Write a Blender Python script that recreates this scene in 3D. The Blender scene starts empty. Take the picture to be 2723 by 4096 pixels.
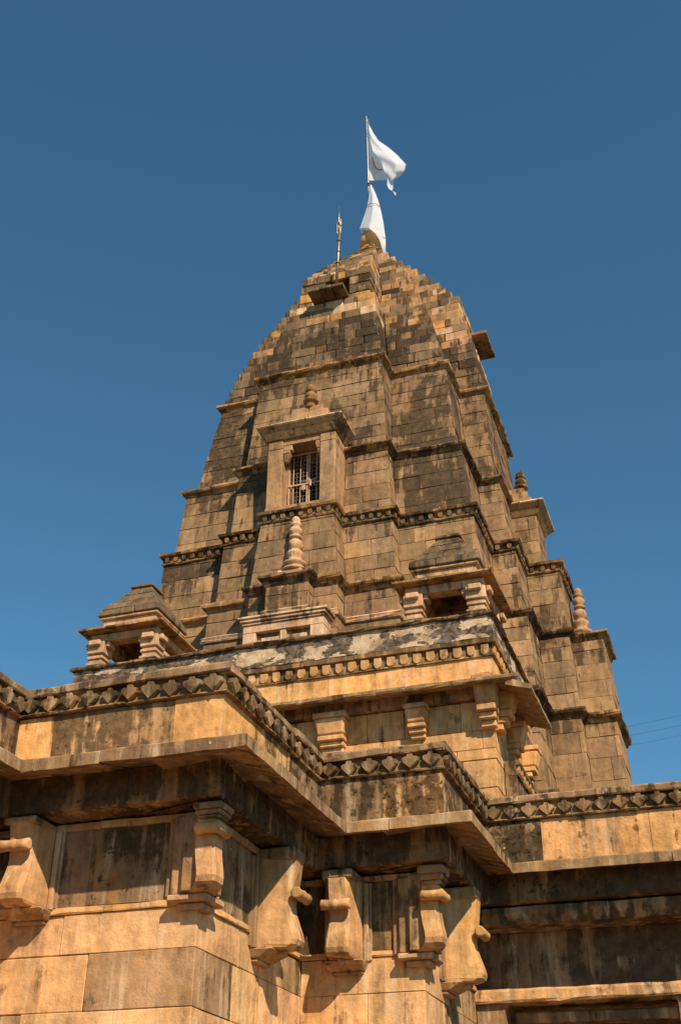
import bpy, bmesh, math, random
from mathutils import Vector, Matrix, Euler
rnd = random.Random(11)
R = math.radians
sc = bpy.context.scene
COL = sc.collection

# ------------------------------------------------------------------ camera
YAW, PITCH, ROLL, FPX = R(-19.0), R(31.693), R(0.4815), 4702.7
CAMH = 1.6
fw = Vector((math.sin(YAW)*math.cos(PITCH), math.cos(YAW)*math.cos(PITCH), math.sin(PITCH)))
rt0 = Vector((math.cos(YAW), -math.sin(YAW), 0)); up0 = rt0.cross(fw)
rt = rt0*math.cos(ROLL)+up0*math.sin(ROLL); up = -rt0*math.sin(ROLL)+up0*math.cos(ROLL)
cam_d = bpy.data.cameras.new('camera'); cam = bpy.data.objects.new('camera', cam_d); COL.objects.link(cam)
cam.matrix_world = Matrix(((rt.x, up.x, -fw.x, 0), (rt.y, up.y, -fw.y, 0), (rt.z, up.z, -fw.z, CAMH), (0, 0, 0, 1)))
cam_d.sensor_fit = 'VERTICAL'; cam_d.sensor_height = 24.0
cam_d.lens = FPX/4096*24.0
cam_d.clip_end = 2000
sc.camera = cam
def project(p):
    d = Vector(p)-Vector((0, 0, CAMH)); z = d.dot(fw)
    return 1361.5+FPX*d.dot(rt)/z, 2048-FPX*d.dot(up)/z
# ------------------------------------------------------------------ light
SUN = Vector((.79, -.855, 1.0)).normalized()          # towards the sun
SUN_EL = math.asin(SUN.z); SUN_AZ = math.atan2(SUN.x, SUN.y)
w = bpy.data.worlds.new('World'); sc.world = w; w.use_nodes = True
nt = w.node_tree; bg = nt.nodes['Background']
sky = nt.nodes.new('ShaderNodeTexSky'); sky.sky_type = 'NISHITA'; sky.sun_disc = False
sky.sun_elevation = SUN_EL; sky.sun_rotation = SUN_AZ
sky.altitude = 600; sky.air_density = 1.0; sky.dust_density = 0.5; sky.ozone_density = 1.0
tw = nt.nodes.new('ShaderNodeMix'); tw.data_type = 'RGBA'; tw.blend_type = 'MULTIPLY'; tw.inputs[0].default_value = 1; tw.inputs[7].default_value = (.56, 1.0, 1.07, 1)
nt.links.new(sky.outputs[0], tw.inputs[6]); nt.links.new(tw.outputs[2], bg.inputs['Color']); bg.inputs['Strength'].default_value = 0.086
sd = bpy.data.lights.new('sun', 'SUN'); so = bpy.data.objects.new('sun', sd); COL.objects.link(so)
sd.energy = 5.0; sd.angle = R(0.53); sd.color = (1.0, 0.82, 0.59)
so.rotation_euler = SUN.to_track_quat('Z', 'Y').to_euler(); so.location = (20, -20, 60)
sc.view_settings.view_transform = 'Standard'; sc.view_settings.look = 'None'
sc.view_settings.gamma = 1.0; sc.view_settings.exposure = 0.36
sc.view_settings.use_curve_mapping = False

# ------------------------------------------------------------------ materials
def nodes_of(name):
    m = bpy.data.materials.new(name); m.use_nodes = True
    n = m.node_tree; b = n.nodes['Principled BSDF']
    return m, n, b
class NB:
    def __init__(s, n): s.n = n
    def add(s, t, **k):
        x = s.n.nodes.new(t)
        for a, v in k.items(): setattr(x, a, v)
        return x
    def link(s, a, b): s.n.links.new(a, b)
    def noise(s, vec, scale, detail=4, rough=.55):
        x = s.add('ShaderNodeTexNoise'); x.inputs['Scale'].default_value = scale
        x.inputs['Detail'].default_value = detail; x.inputs['Roughness'].default_value = rough
        s.link(vec, x.inputs['Vector']); return x.outputs['Fac']
    def mapping(s, vec, scale=(1, 1, 1), loc=(0, 0, 0)):
        x = s.add('ShaderNodeMapping'); x.inputs['Scale'].default_value = scale; x.inputs['Location'].default_value = loc
        s.link(vec, x.inputs['Vector']); return x.outputs[0]
    def math(s, op, a, b=None, c=None):
        x = s.add('ShaderNodeMath', operation=op)
        for i, v in enumerate((a, b, c)):
            if v is None: continue
            if isinstance(v, (int, float)): x.inputs[i].default_value = v
            else: s.link(v, x.inputs[i])
        return x.outputs[0]
    def smooth(s, v, a, b, lo=0., hi=1.):
        x = s.add('ShaderNodeMapRange', interpolation_type='SMOOTHSTEP')
        s.link(v, x.inputs['Value'])
        for k, q in (('From Min', a), ('From Max', b), ('To Min', lo), ('To Max', hi)):
            if isinstance(q, (int, float)): x.inputs[k].default_value = q
            else: s.link(q, x.inputs[k])
        return x.outputs[0]
    def mix(s, f, a, b, mode='MIX'):
        x = s.add('ShaderNodeMix', data_type='RGBA', blend_type=mode)
        if isinstance(f, (int, float)): x.inputs[0].default_value = f
        else: s.link(f, x.inputs[0])
        for i, v in ((6, a), (7, b)):
            if isinstance(v, tuple): x.inputs[i].default_value = (*v, 1)
            else: s.link(v, x.inputs[i])
        return x.outputs[2]
def stone_material(name, dark=(.030, .021, .014), warm=(.50, .235, .055), streak_z=.35, bump=.5, warm_amt=.35, pale=(.74, .56, .38), pale_amt=.45, blotch=2.2):
    m, n, b = nodes_of(name); k = NB(n)
    P = k.add('ShaderNodeNewGeometry').outputs['Position']
    at = k.add('ShaderNodeAttribute', attribute_name='tint'); T = at.outputs['Color']; G = at.outputs['Alpha']
    n1 = k.noise(P, .9, 5); n2 = k.noise(P, 7, 6, .65); n3 = k.noise(k.mapping(P, (5, 5, .8)), 1.0, 5, .6)
    v = k.math('ADD', k.math('MULTIPLY', n1, 1.4), k.math('MULTIPLY', n2, 1.3)); v = k.math('ADD', v, k.math('MULTIPLY', n3, 1.5)); v = k.math('ADD', v, -1.08)
    val = k.add('ShaderNodeCombineColor'); [k.link(v, val.inputs[i]) for i in range(3)]
    c = k.mix(1.0, T, val.outputs[0], 'MULTIPLY')
    w1 = k.smooth(k.noise(k.mapping(P, (1, 1, 1), (5, 3, 1)), 1.6, 6, .6), .54, .70, 0, warm_amt)
    c = k.mix(w1, c, warm)
    dr = k.smooth(k.noise(k.mapping(P, (6, 6, .7), (2, 8, 4)), 1.0, 6, .62), .50, .70, 0, pale_amt)
    c = k.mix(dr, c, pale)
    st = k.noise(k.mapping(P, (3.4, 3.4, streak_z)), 1.0, 5, .6)
    bl = k.noise(P, blotch, 9, .68)
    s = k.math('ADD', k.math('MULTIPLY', st, .5), k.math('MULTIPLY', bl, .5))
    st2 = k.noise(k.mapping(P, (8, 8, .6), (1, 2, 3)), 1.0, 4, .6)
    s = k.math('ADD', s, k.math('MULTIPLY', k.math('SUBTRACT', st2, .5), .35))
    s = k.math('ADD', s, k.math('MULTIPLY', k.math('SUBTRACT', k.noise(P, .42, 3), .5), .45))
    t = k.math('SUBTRACT', .66, k.math('MULTIPLY', G, .27))
    lo = k.math('SUBTRACT', t, .035); hi = k.math('ADD', t, .05)
    f = k.smooth(s, lo, hi, 0, .9)
    dk = k.mix(.86, T, dark)
    dk2 = k.mix(k.smooth(n2, .4, .7, 0, .3), dk, T)
    c = k.mix(f, c, dk2)
    f2 = k.smooth(k.noise(P, 11, 8, .72), k.math('SUBTRACT', .84, k.math('MULTIPLY', G, .32)), k.math('SUBTRACT', .90, k.math('MULTIPLY', G, .32)), 0, .85)
    c = k.mix(f2, c, dark)
    # small lichen dots and pits
    vo = k.add('ShaderNodeTexVoronoi'); vo.inputs['Scale'].default_value = 3.1; k.link(P, vo.inputs['Vector'])
    sp = k.smooth(vo.outputs['Distance'], .035, .055, 1, 0)
    c = k.mix(k.math('MULTIPLY', sp, .6), c, (.62, .55, .44))
    k.link(c, b.inputs['Base Color'])
    b.inputs['Roughness'].default_value = .92; b.inputs['Specular IOR Level'].default_value = .12
    h = k.math('ADD', k.math('MULTIPLY', k.noise(P, 5, 7, .62), 1.0), k.math('MULTIPLY', k.noise(P, 38, 5, .6), .22))
    h = k.math('SUBTRACT', h, k.math('MULTIPLY', f, .12))
    bu = k.add('ShaderNodeBump'); bu.inputs['Strength'].default_value = bump; bu.inputs['Distance'].default_value = .05
    k.link(h, bu.inputs['Height']); k.link(bu.outputs[0], b.inputs['Normal'])
    return m
M_STONE = stone_material('weathered_stone')
M_TOWER = stone_material('tower_basalt', warm=(.34, .19, .07), warm_amt=.12, pale=(.36, .26, .165), pale_amt=.25, blotch=1.5, dark=(.022, .017, .012))
M_MOSS = stone_material('blackened_stone', dark=(.010, .008, .006), blotch=5.5, warm=(.50, .27, .08), warm_amt=.45, bump=.6, pale_amt=.3, streak_z=.6)
def plaster_material():
    m, n, b = nodes_of('peeling_plaster'); k = NB(n)
    P = k.add('ShaderNodeNewGeometry').outputs['Position']
    a = k.noise(k.mapping(P, (1.0, 1.0, 1.8)), 1.7, 9, .64)
    sx = k.add('ShaderNodeSeparateXYZ'); k.link(P, sx.inputs[0])
    a = k.math('ADD', a, k.math('MULTIPLY', k.math('ADD', sx.outputs['X'], 5.6), .006))
    f = k.smooth(a, .485, .508)
    cream = k.mix(k.smooth(k.noise(P, 6, 5), .35, .7), (.58, .43, .29), (.34, .23, .14))
    crust = k.mix(k.smooth(k.noise(P, 9, 7, .7), .40, .66), (.055, .043, .034), (.22, .16, .11))
    blue = k.mix(k.smooth(k.noise(P, 3.3, 4), .55, .68, 0, .55), crust, (.20, .17, .17))
    c = k.mix(f, blue, cream)
    sm = k.smooth(k.noise(P, 16, 6, .7), .60, .68, 0, .8)
    c = k.mix(sm, c, (.07, .05, .035))
    k.link(c, b.inputs['Base Color']); b.inputs['Roughness'].default_value = .95; b.inputs['Specular IOR Level'].default_value = .1
    h = k.math('ADD', k.math('MULTIPLY', f, -.6), k.math('MULTIPLY', k.noise(P, 12, 7, .7), .8))
    bu = k.add('ShaderNodeBump'); bu.inputs['Strength'].default_value = .8; bu.inputs['Distance'].default_value = .04
    k.link(h, bu.inputs['Height']); k.link(bu.outputs[0], b.inputs['Normal'])
    return m
M_PLASTER = plaster_material()
def plain(name, col, rough=.5, metal=0., noise=.0, trans=None):
    m, n, b = nodes_of(name); k = NB(n)
    b.inputs['Roughness'].default_value = rough; b.inputs['Metallic'].default_value = metal
    P = k.add('ShaderNodeNewGeometry').outputs['Position']
    f = k.smooth(k.noise(P, 14, 5, .6), .35, .7)
    k.link(k.mix(f, col, tuple(x*(1-noise) for x in col)), b.inputs['Base Color'])
    if trans is not None:
        tr = k.add('ShaderNodeBsdfTranslucent'); tr.inputs[0].default_value = (*trans, 1)
        mx = k.add('ShaderNodeMixShader'); mx.inputs[0].default_value = .35
        k.link(b.outputs[0], mx.inputs[1]); k.link(tr.outputs[0], mx.inputs[2])
        k.link(mx.outputs[0], n.nodes['Material Output'].inputs['Surface'])
    return m
M_GATE = plain('painted_iron', (.56, .36, .24), .55, 0, .35)
M_WIREMESH = plain('rusty_wire', (.40, .30, .20), .5, .3, .4)
M_BRASS = plain('brass', (.42, .27, .16), .45, .8, .35)
M_STEEL = plain('dull_steel', (.30, .28, .26), .45, .8, .4)
M_CLOTH = plain('white_cloth', (.70, .73, .80), .85, 0, .10, (.7, .75, .85))
M_TRIM = plain('orange_cord', (.75, .30, .03), .8, 0, .3)
M_RED = plain('red_cord', (.30, .04, .03), .8, 0, .3)
M_WIRE = plain('black_cable', (.03, .03, .03), .6, 0, .1)
M_GROUND = stone_material('paving', bump=.3)

TAN = (.41, .240, .122); ORANGE = (.63, .325, .115); BROWN = (.195, .122, .066); GREY = (.115, .079, .048)
DARK = (.055, .037, .024); PALE = (.64, .45, .30); PINK = (.52, .335, .210); OCHRE = (.46, .225, .055)
def tnt(c, g=0., v=.12, r=rnd):
    f = 1+r.uniform(-v, v)
    return (c[0]*f*(1+r.uniform(-.04, .04)), c[1]*f, c[2]*f*(1+r.uniform(-.08, .08)), max(0, min(1, g)))
def mixc(a, b, t): return tuple(a[i]*(1-t)+b[i]*t for i in range(3))

# ------------------------------------------------------------------ mesh builder
class MB:
    def __init__(s): s.v = []; s.f = []; s.t = []; s.sm = []
    def vert(s, p): s.v.append(tuple(p)); return len(s.v)-1
    def face(s, idx, t, sm=False): s.f.append(tuple(idx)); s.t.append(t); s.sm.append(sm)
    def hexa(s, c, ch, t, jit=0.):
        # c[i][j][k]: corner by u, v(out), z
        c = [[[Vector(c[i][j][k]) for k in (0, 1)] for j in (0, 1)] for i in (0, 1)]
        L = [max(1e-4, (c[1][0][0]-c[0][0][0]).length), max(1e-4, (c[0][1][0]-c[0][0][0]).length), max(1e-4, (c[0][0][1]-c[0][0][0]).length)]
        e = [min(.35, ch/x) for x in L]
        def tri(a, b, d):
            r = Vector((0, 0, 0))
            for i in (0, 1):
                for j in (0, 1):
                    for k in (0, 1):
                        r += c[i][j][k]*((a if i else 1-a)*(b if j else 1-b)*(d if k else 1-d))
            return r
        ids = {}
        for i in (0, 1):
            for j in (0, 1):
                for k in (0, 1):
                    J = Vector((rnd.uniform(-jit, jit), rnd.uniform(-jit, jit), rnd.uniform(-jit, jit))) if jit else Vector((0, 0, 0))
                    q = [e[0] if i == 0 else 1-e[0], e[1] if j == 0 else 1-e[1], e[2] if k == 0 else 1-e[2]]
                    for a in range(3):
                        w_ = list(q); w_[a] = float((i, j, k)[a])
                        ids[(i, j, k, a)] = s.vert(tri(*w_)+J)
        for a in range(3):
            o = [x for x in range(3) if x != a]
            for sd_ in (0, 1):
                loop = []
                for (p, q) in ((0, 0), (1, 0), (1, 1), (0, 1)):
                    ijk = [0, 0, 0]; ijk[a] = sd_; ijk[o[0]] = p; ijk[o[1]] = q; loop.append(ids[(*ijk, a)])
                s.face(loop, t)
        for a in range(3):
            b, d = [x for x in range(3) if x != a]
            for p in (0, 1):
                for q in (0, 1):
                    A = [0, 0, 0]; A[b] = p; A[d] = q; B = list(A); B[a] = 1
                    s.face((ids[(*A, b)], ids[(*B, b)], ids[(*B, d)], ids[(*A, d)]), t)
        for i in (0, 1):
            for j in (0, 1):
                for k in (0, 1): s.face((ids[(i, j, k, 0)], ids[(i, j, k, 1)], ids[(i, j, k, 2)]), t)
    def box(s, F, u0, u1, v0, v1, z0, z1, t, ch=.012, jit=0.):
        s.hexa([[[F(u, v, z) for z in (z0, z1)] for v in (v0, v1)] for u in (u0, u1)], ch, t, jit)
    def frustum(s, F, a, z0, b, z1, t, ch=.01, jit=0.):
        # a, b = (u0,u1,v0,v1) at z0 / z1
        c = [[[F(r[0+i], r[2+j], z) for (r, z) in ((a, z0), (b, z1))] for j in (0, 1)] for i in (0, 1)]
        s.hexa(c, ch, t, jit)
    def quad(s, a, b, c, d, t): s.face([s.vert(x) for x in (a, b, c, d)], t)
    def prism(s, rings, t, caps=True, sm=False, closed=True):
        R_ = [[s.vert(p) for p in r] for r in rings]; n = len(R_[0])
        for a, b in zip(R_, R_[1:]):
            for i in range(n if closed else n-1): s.face((a[i], a[(i+1) % n], b[(i+1) % n], b[i]), t, sm)
        if caps: s.face(R_[0], t); s.face(R_[-1][::-1], t)
    def lathe(s, c, prof, t, n=20, gad=0, amp=0, sq=None, tilt=0):
        rings = []
        for q in prof:
            r, z = q[0], q[1]; g = amp if (len(q) > 2 and q[2]) else 0; ring = []
            for i in range(n):
                a = 2*math.pi*i/n+tilt; rr = r*(1+g*abs(math.cos(gad*a/2)))
                ring.append((c[0]+rr*math.cos(a), c[1]+rr*math.sin(a), c[2]+z))
            rings.append(ring)
        s.prism(rings, t, sm=(n > 8))
    def tube(s, pts, r, t, n=8, sm=True):
        pts = [Vector(p) for p in pts]; rings = []
        for i, p in enumerate(pts):
            d = (pts[min(i+1, len(pts)-1)]-pts[max(i-1, 0)]).normalized()
            x = d.cross(Vector((0, 0, 1)));
            if x.length < .1: x = d.cross(Vector((0, 1, 0)))
            x.normalize(); y = x.cross(d); rr = r[i] if isinstance(r, (list, tuple)) else r
            rings.append([p+x*rr*math.cos(2*math.pi*j/n)+y*rr*math.sin(2*math.pi*j/n) for j in range(n)])
        s.prism(rings, t, sm=sm)
    def mesh(s, name, org=Vector((0, 0, 0)), fix=True):
        me = bpy.data.meshes.new(name)
        me.from_pydata([tuple(Vector(v)-org) for v in s.v], [], s.f)
        me.polygons.foreach_set('use_smooth', s.sm)
        at = me.attributes.new('tint', 'FLOAT_COLOR', 'FACE')
        at.data.foreach_set('color', [x for t in s.t for x in t])
        if fix:
            bm = bmesh.new(); bm.from_mesh(me); bmesh.ops.recalc_face_normals(bm, faces=bm.faces); bm.to_mesh(me); bm.free()
        me.update(); return me
ORG = {}
def link(name, me, mat, parent=None, loc=None):
    if mat and not me.materials: me.materials.append(mat)
    o = bpy.data.objects.new(name, me); COL.objects.link(o)
    if parent: o.parent = parent; ORG[o] = ORG[parent]
    else: ORG[o] = Vector((0, 0, 0))
    if loc is not None: o.location = loc
    return o
def build(name, mb, mat, parent=None, fix=True, **props):
    me = mb.mesh(name, ORG[parent] if parent else Vector((0, 0, 0)), fix)
    o = link(name, me, mat, parent)
    for k_, v_ in props.items(): o[k_] = v_
    return o
def thing(name, loc, label, cat, group=None):
    o = bpy.data.objects.new(name, None); COL.objects.link(o); o.location = loc; ORG[o] = Vector(loc)
    o['label'] = label; o['category'] = cat
    if group: o['group'] = group
    return o
def tag(o, label, cat, group=None):
    o['label'] = label; o['category'] = cat
    if group: o['group'] = group
def frame(ox, oy, ux, uy):
    # u along (ux,uy), v outward = (uy,-ux)
    return lambda u, v, z: Vector((ox+u*ux+v*uy, oy+u*uy-v*ux, z))
def WF(u, v, z): return Vector((u, v, z))

# ------------------------------------------------------------------ run along a plan path
def mitres(path, closed):
    n = len(path); out = []
    for i in range(n):
        p = Vector(path[i])
        a = Vector(path[i-1]) if (closed or i > 0) else None
        b = Vector(path[(i+1) % n]) if (closed or i < n-1) else None
        def nrm(q, r): d = (r-q).normalized(); return Vector((d.y, -d.x))
        if a is None: out.append(nrm(p, b))
        elif b is None: out.append(nrm(a, p))
        else:
            n1 = nrm(a, p); n2 = nrm(p, b); m = n1+n2; out.append(m*(2/ m.length_squared) if m.length > .3 else n1)
    return out
def run(name, path, prof, mat, parent, tint, closed=False, seg=1.0, jit=.006, skip=None, gap=.006, edges=None, cuts=None, zj=.004, oj=.004, keep=None):
    """pieces of a moulding along the path; prof = closed list of (outward offset, z)"""
    mt = mitres(path, closed); n = len(path); res = []
    for i in range(n if closed else n-1):
        if edges is not None and i not in edges: continue
        A = Vector(path[i]); B = Vector(path[(i+1) % n]); L = (B-A).length
        if L < .02: continue
        if cuts and i in cuts: cs = [0]+[c_/L for c_ in cuts[i]]+[1]
        else:
            m = max(1, round(L/seg)); cs = [0]
            for k in range(1, m): cs.append((k+rnd.uniform(-.18, .18))/m)
            cs.append(1)
        for c0, c1 in zip(cs, cs[1:]):
            mb = MB(); Lp = (c1-c0)*L; sub = max(1, int(Lp/.22)); rings = []
            dz = rnd.uniform(-zj, zj); do = rnd.uniform(-oj, oj)
            if c0 == 0: dz0 = dz
            for k in range(sub+1):
                t = c0+(c1-c0)*k/sub; g = 0
                if k == 0 and c0 > 0: g = gap/2
                if k == sub and c1 < 1: g = -gap/2
                ring = []
                for (o, z) in prof:
                    o2 = o+do
                    S = A+mt[i]*o2; E = B+mt[(i+1) % n]*o2
                    nn = Vector(((B-A).y, -(B-A).x)).normalized()
                    if t == 0: P = S
                    elif t == 1: P = E
                    else:
                        d = (B-A).normalized(); P = A+d*(t*L+g)+nn*o2
                    J = [rnd.uniform(-jit, jit) for _ in range(2)]
                    ring.append((P.x+nn.x*J[0], P.y+nn.y*J[0], z+dz+J[1]))
                rings.append(ring)
            T = tint(i, (A+B)/2+(B-A)*((c0+c1)/2-.5)) if callable(tint) else tint
            mb.prism(rings, T); o = build(name, mb, mat, parent); res.append(o)
    return res
def ornament_mesh(name, poly, depth, tint, inset=.010):
    mb = MB(); n = len(poly)
    cx_ = sum(p[0] for p in poly)/n; cz_ = sum(p[1] for p in poly)/n
    def sc_(p, k): return (p[0]+(cx_-p[0])*k, p[1]+(cz_-p[1])*k)
    k = inset/.1
    r0 = [(p[0], .03, p[1]) for p in poly]; r1 = [(p[0], -depth*.6, p[1]) for p in poly]
    r2 = [(*[sc_(p, k)[0]], -depth, sc_(p, k)[1]) for p in poly]
    mb.prism([r0, r1, r2], tint)
    return mb.mesh(name)
def orn_along(name, path, edges, z, off, spacing, meshes, mat, parent, margin=.08, jit=.006, closed=False, skipf=None, out=None):
    mt = mitres(path, closed); n = len(path)
    for i in edges:
        A = Vector(path[i])+mt[i]*off; B = Vector(path[(i+1) % n])+mt[(i+1) % n]*off
        L = (B-A).length; m = max(1, int((L-margin*.6)/spacing)); d = (B-A).normalized(); ang = math.atan2(d.y, d.x)
        for k in range(m):
            t = (k+.5)/m*L
            p = A+d*t
            if skipf and skipf(i, p): continue
            o = link(name, rnd.choice(meshes), mat, parent)
            o.location = Vector((p.x, p.y, z+rnd.uniform(-jit, jit)))-ORG[parent]
            o.rotation_euler = (rnd.uniform(-.03, .03), rnd.uniform(-.05, .05), ang)
            s_ = rnd.uniform(.93, 1.05); o.scale = (s_, rnd.uniform(.8, 1.15), s_)
            if out is not None: out.append(o)

# ------------------------------------------------------------------ masonry
STONES = []     # collected (area, c8, chamfer, tint, jit)
def masonry(L, Rr, zs, avg, tintf, thick, ch=.012, gap=.007, sink=.0, stepped=False, back=None, skip=None, proud=.006, minlen=.22, jit=.003, store=None, phase=0):
    for r, (z0, z1) in enumerate(zip(zs, zs[1:])):
        zm = (z0+z1)/2
        if stepped: a0 = a1 = L(zm); b0 = b1 = Rr(zm)
        else: a0, a1, b0, b1 = L(z0), L(z1), Rr(z0), Rr(z1)
        a0 = Vector((*a0, z0)); a1 = Vector((*a1, z1)); b0 = Vector((*b0, z0)); b1 = Vector((*b1, z1))
        ln = ((b0-a0).length+(b1-a1).length)/2
        if ln < .05: continue
        cs = [0.]; x = avg*rnd.uniform(.35, 1.1) if (r+phase) % 2 else avg*rnd.uniform(.7, 1.35)
        while x < ln-minlen: cs.append(x/ln); x += avg*rnd.uniform(.62, 1.45)
        cs.append(1.)
        d = (b0-a0).normalized(); nn = Vector((d.y, -d.x, 0))
        for s0, s1 in zip(cs, cs[1:]):
            q00 = a0.lerp(b0, s0); q10 = a0.lerp(b0, s1); q01 = a1.lerp(b1, s0); q11 = a1.lerp(b1, s1)
            cen = (q00+q11)/2
            if skip and skip(cen, s0, s1): continue
            g0 = d*(gap/2 if s0 > 0 else 0); g1 = d*(gap/2 if s1 < 1 else 0); gz = Vector((0, 0, gap/2))
            pr = nn*rnd.uniform(-proud, proud)
            f = [q00+g0+gz+pr, q10-g1+gz+pr, q11-g1-gz+pr, q01+g0-gz+pr]
            if s0 > 0: pass
            bk = [p-nn*thick for p in f]
            if s0 == 0: bk[0] += d*0; 
            c8 = [[[bk[0], bk[3]], [f[0], f[3]]], [[bk[1], bk[2]], [f[1], f[2]]]]
            # projected area decides which are separate objects
            try:
                pp = [project(p) for p in f]
                ar = 0
                for i in range(4): ar += pp[i][0]*pp[(i+1) % 4][1]-pp[(i+1) % 4][0]*pp[i][1]
                ar = -ar/2
                if not all(-50 < p[0] < 2773 and -50 < p[1] < 4146 for p in pp): ar = min(ar, 0) if not any(0 < p[0] < 2723 and 0 < p[1] < 4096 for p in pp) else ar*.5
            except ZeroDivisionError: ar = 0
            store.append((ar, c8, ch*rnd.uniform(.7, 1.5), tintf(cen), jit))
def emit(store, name, mat, parent, top=300):
    store.sort(key=lambda x: -x[0])
    n = 0
    for s_ in store[:top]:
        if s_[0] <= 20: break
        mb = MB(); mb.hexa(s_[1], s_[2], s_[3], s_[4]); build(name, mb, mat, parent); n += 1
    rest = store[n:]
    if rest:
        mb = MB()
        for s_ in rest: mb.hexa(s_[1], s_[2], s_[3], s_[4])
        o = build(name+'work', mb, mat, parent); o['kind'] = 'stuff'

# =================================================================== GROUND
g = MB(); g.quad((-600, -600, 0), (600, -600, 0), (600, 600, 0), (-600, 600, 0), (.10, .085, .065, .3))
o = build('ground', g, M_GROUND); o['kind'] = 'structure'

# =================================================================== TOWER
def table(rows):
    def f(z):
        if z <= rows[0][0]: return rows[0][1]
        for (a, x), (b, y) in zip(rows, rows[1:]):
            if z <= b: return x+(y-x)*(z-a)/(b-a)
        return rows[-1][1]
    return f
CX = table([(21.2, -8.5), (25.0, -8.32), (28.3, -8.24)])
CY = table([(21.2, 26.8), (28.3, 26.62)])
wB = table([(7, 4.2), (11.85, 4.12), (14, 4.05), (14.01, 3.98), (16, 3.90), (16.01, 3.76), (18.03, 3.62), (18.04, 3.46), (19.2, 3.38), (21.2, 3.16), (21.8, 3.0), (22.45, 2.82), (23.03, 2.65), (23.66, 2.44), (24.46, 2.15), (25.3, 1.86), (25.86, 1.63), (26.4, 1.38), (27.0, 1.07), (27.6, .76), (28.3, .42)])
dB = table([(7, 4.5), (11.85, 4.4), (14, 4.3), (14.01, 4.2), (16, 4.1), (16.01, 3.92), (18.03, 3.76), (18.04, 3.58), (21.2, 2.98), (21.8, 2.95), (22.45, 2.8), (23.03, 2.64), (23.66, 2.44), (24.46, 2.15), (25.3, 1.86), (25.86, 1.63), (26.4, 1.38), (27.0, 1.07), (27.6, .76), (28.3, .42)])
wA = table([(7, 2.45), (11.85, 2.36), (14, 2.26), (14.01, 2.18), (16, 2.10), (16.01, 2.02), (18.03, 1.93), (18.04, 1.85), (21.2, 1.68), (22.4, 1.47), (23.1, 1.35), (23.95, 1.22), (23.96, 1.06), (25.05, 1.02), (26.0, .82), (26.9, .62), (27.5, .48), (28.3, .32)])
dA = table([(7, 5.0), (11.85, 4.9), (14, 4.82), (14.01, 4.68), (16, 4.55), (16.01, 4.42), (18.03, 4.30), (18.04, 4.16), (21.2, 3.82), (22.4, 3.62), (23.2, 3.46), (23.95, 3.28), (23.96, 3.14), (25.05, 3.10), (25.06, 2.95), (25.45, 2.75), (25.78, 2.5), (26.07, 2.28), (26.34, 2.05), (26.62, 1.83), (26.9, 1.6), (27.2, 1.35), (27.5, 1.08), (27.8, .82), (28.3, .5)])
dC = table([(7, 4.9), (11.85, 4.8), (14, 4.68), (14.01, 4.58), (16, 4.48), (16.01, 4.34), (18.03, 4.16), (18.04, 4.04), (21.2, 3.88), (22.4, 3.64), (23.2, 3.5), (23.95, 3.28), (23.96, 3.14), (25.05, 3.10), (25.06, 2.95), (25.45, 2.75), (25.78, 2.5), (26.07, 2.28), (26.34, 2.05), (26.62, 1.83), (26.9, 1.6), (27.2, 1.35), (27.5, 1.08), (27.8, .82), (28.3, .5)])
hC = table([(7, 3.1), (11.85, 2.9), (14, 2.4), (16, 2.2), (18.03, 1.98), (21.2, 1.6), (23.95, 1.25), (25.05, 1.05), (26.0, .82), (26.9, .62), (28.3, .32)])
wE = table([(7, 1.2), (14, 1.03), (16, .87)]); dE = table([(7, 5.5), (14, 5.34), (16, 5.19)])
xE = table([(7, 5.7), (11.85, 5.52), (14, 5.40), (16, 5.3)]); hE = table([(7, 1.6), (11.85, 1.4), (14, 1.05), (16, .85)])
wF = table([(7, .53), (14, .5)]); dF = table([(7, 5.8), (14, 5.67)])
xF = table([(7, 6.45), (11.85, 6.25), (14, 6.15)]); hF = table([(7, 1.1), (11.85, .95), (14, .7)])
def levels(z, zone):
    fr = [(wB(z), dB(z)), (wA(z), dA(z))]; sd_ = [(wB(z), None), (hC(z), dC(z))]
    if zone <= 1: fr.append((wE(z), dE(z))); sd_.append((hE(z), xE(z)))
    if zone == 0: fr.append((wF(z), dF(z))); sd_.append((hF(z), xF(z)))
    return fr, sd_
def tpath(z, zone, grow=0., zz=None):
    fr, sd_ = levels(z, zone); X, Y = CX(z), CY(z); b, bd = fr[0]
    left = []
    for i, (w_, d_) in enumerate(fr):
        left.append((-w_, -d_))
        if i+1 < len(fr): left.append((-fr[i+1][0], -d_))
    front = left+[(-x, y) for x, y in left[::-1]]
    # right side, from (b,-bd) to (b,bd)
    r = [(b, -sd_[1][0])]
    for i in range(1, len(sd_)):
        h_, x_ = sd_[i]; r.append((x_, -h_))
        if i+1 < len(sd_): r.append((x_, -sd_[i+1][0]))
    right = r+[(x, -y) for x, y in r[::-1]]
    back = [(b, bd), (-b, bd)]
    lft = [(-x, -y) for x, y in right]
    pts = front+right+back+lft
    return [(X+x, Y+y) for x, y in pts]
tower = thing('temple_tower', (-8.5, 26.8, 0), 'tall stepped stone temple spire tapering to a ribbed pot finial against the sky', 'temple tower')
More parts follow.
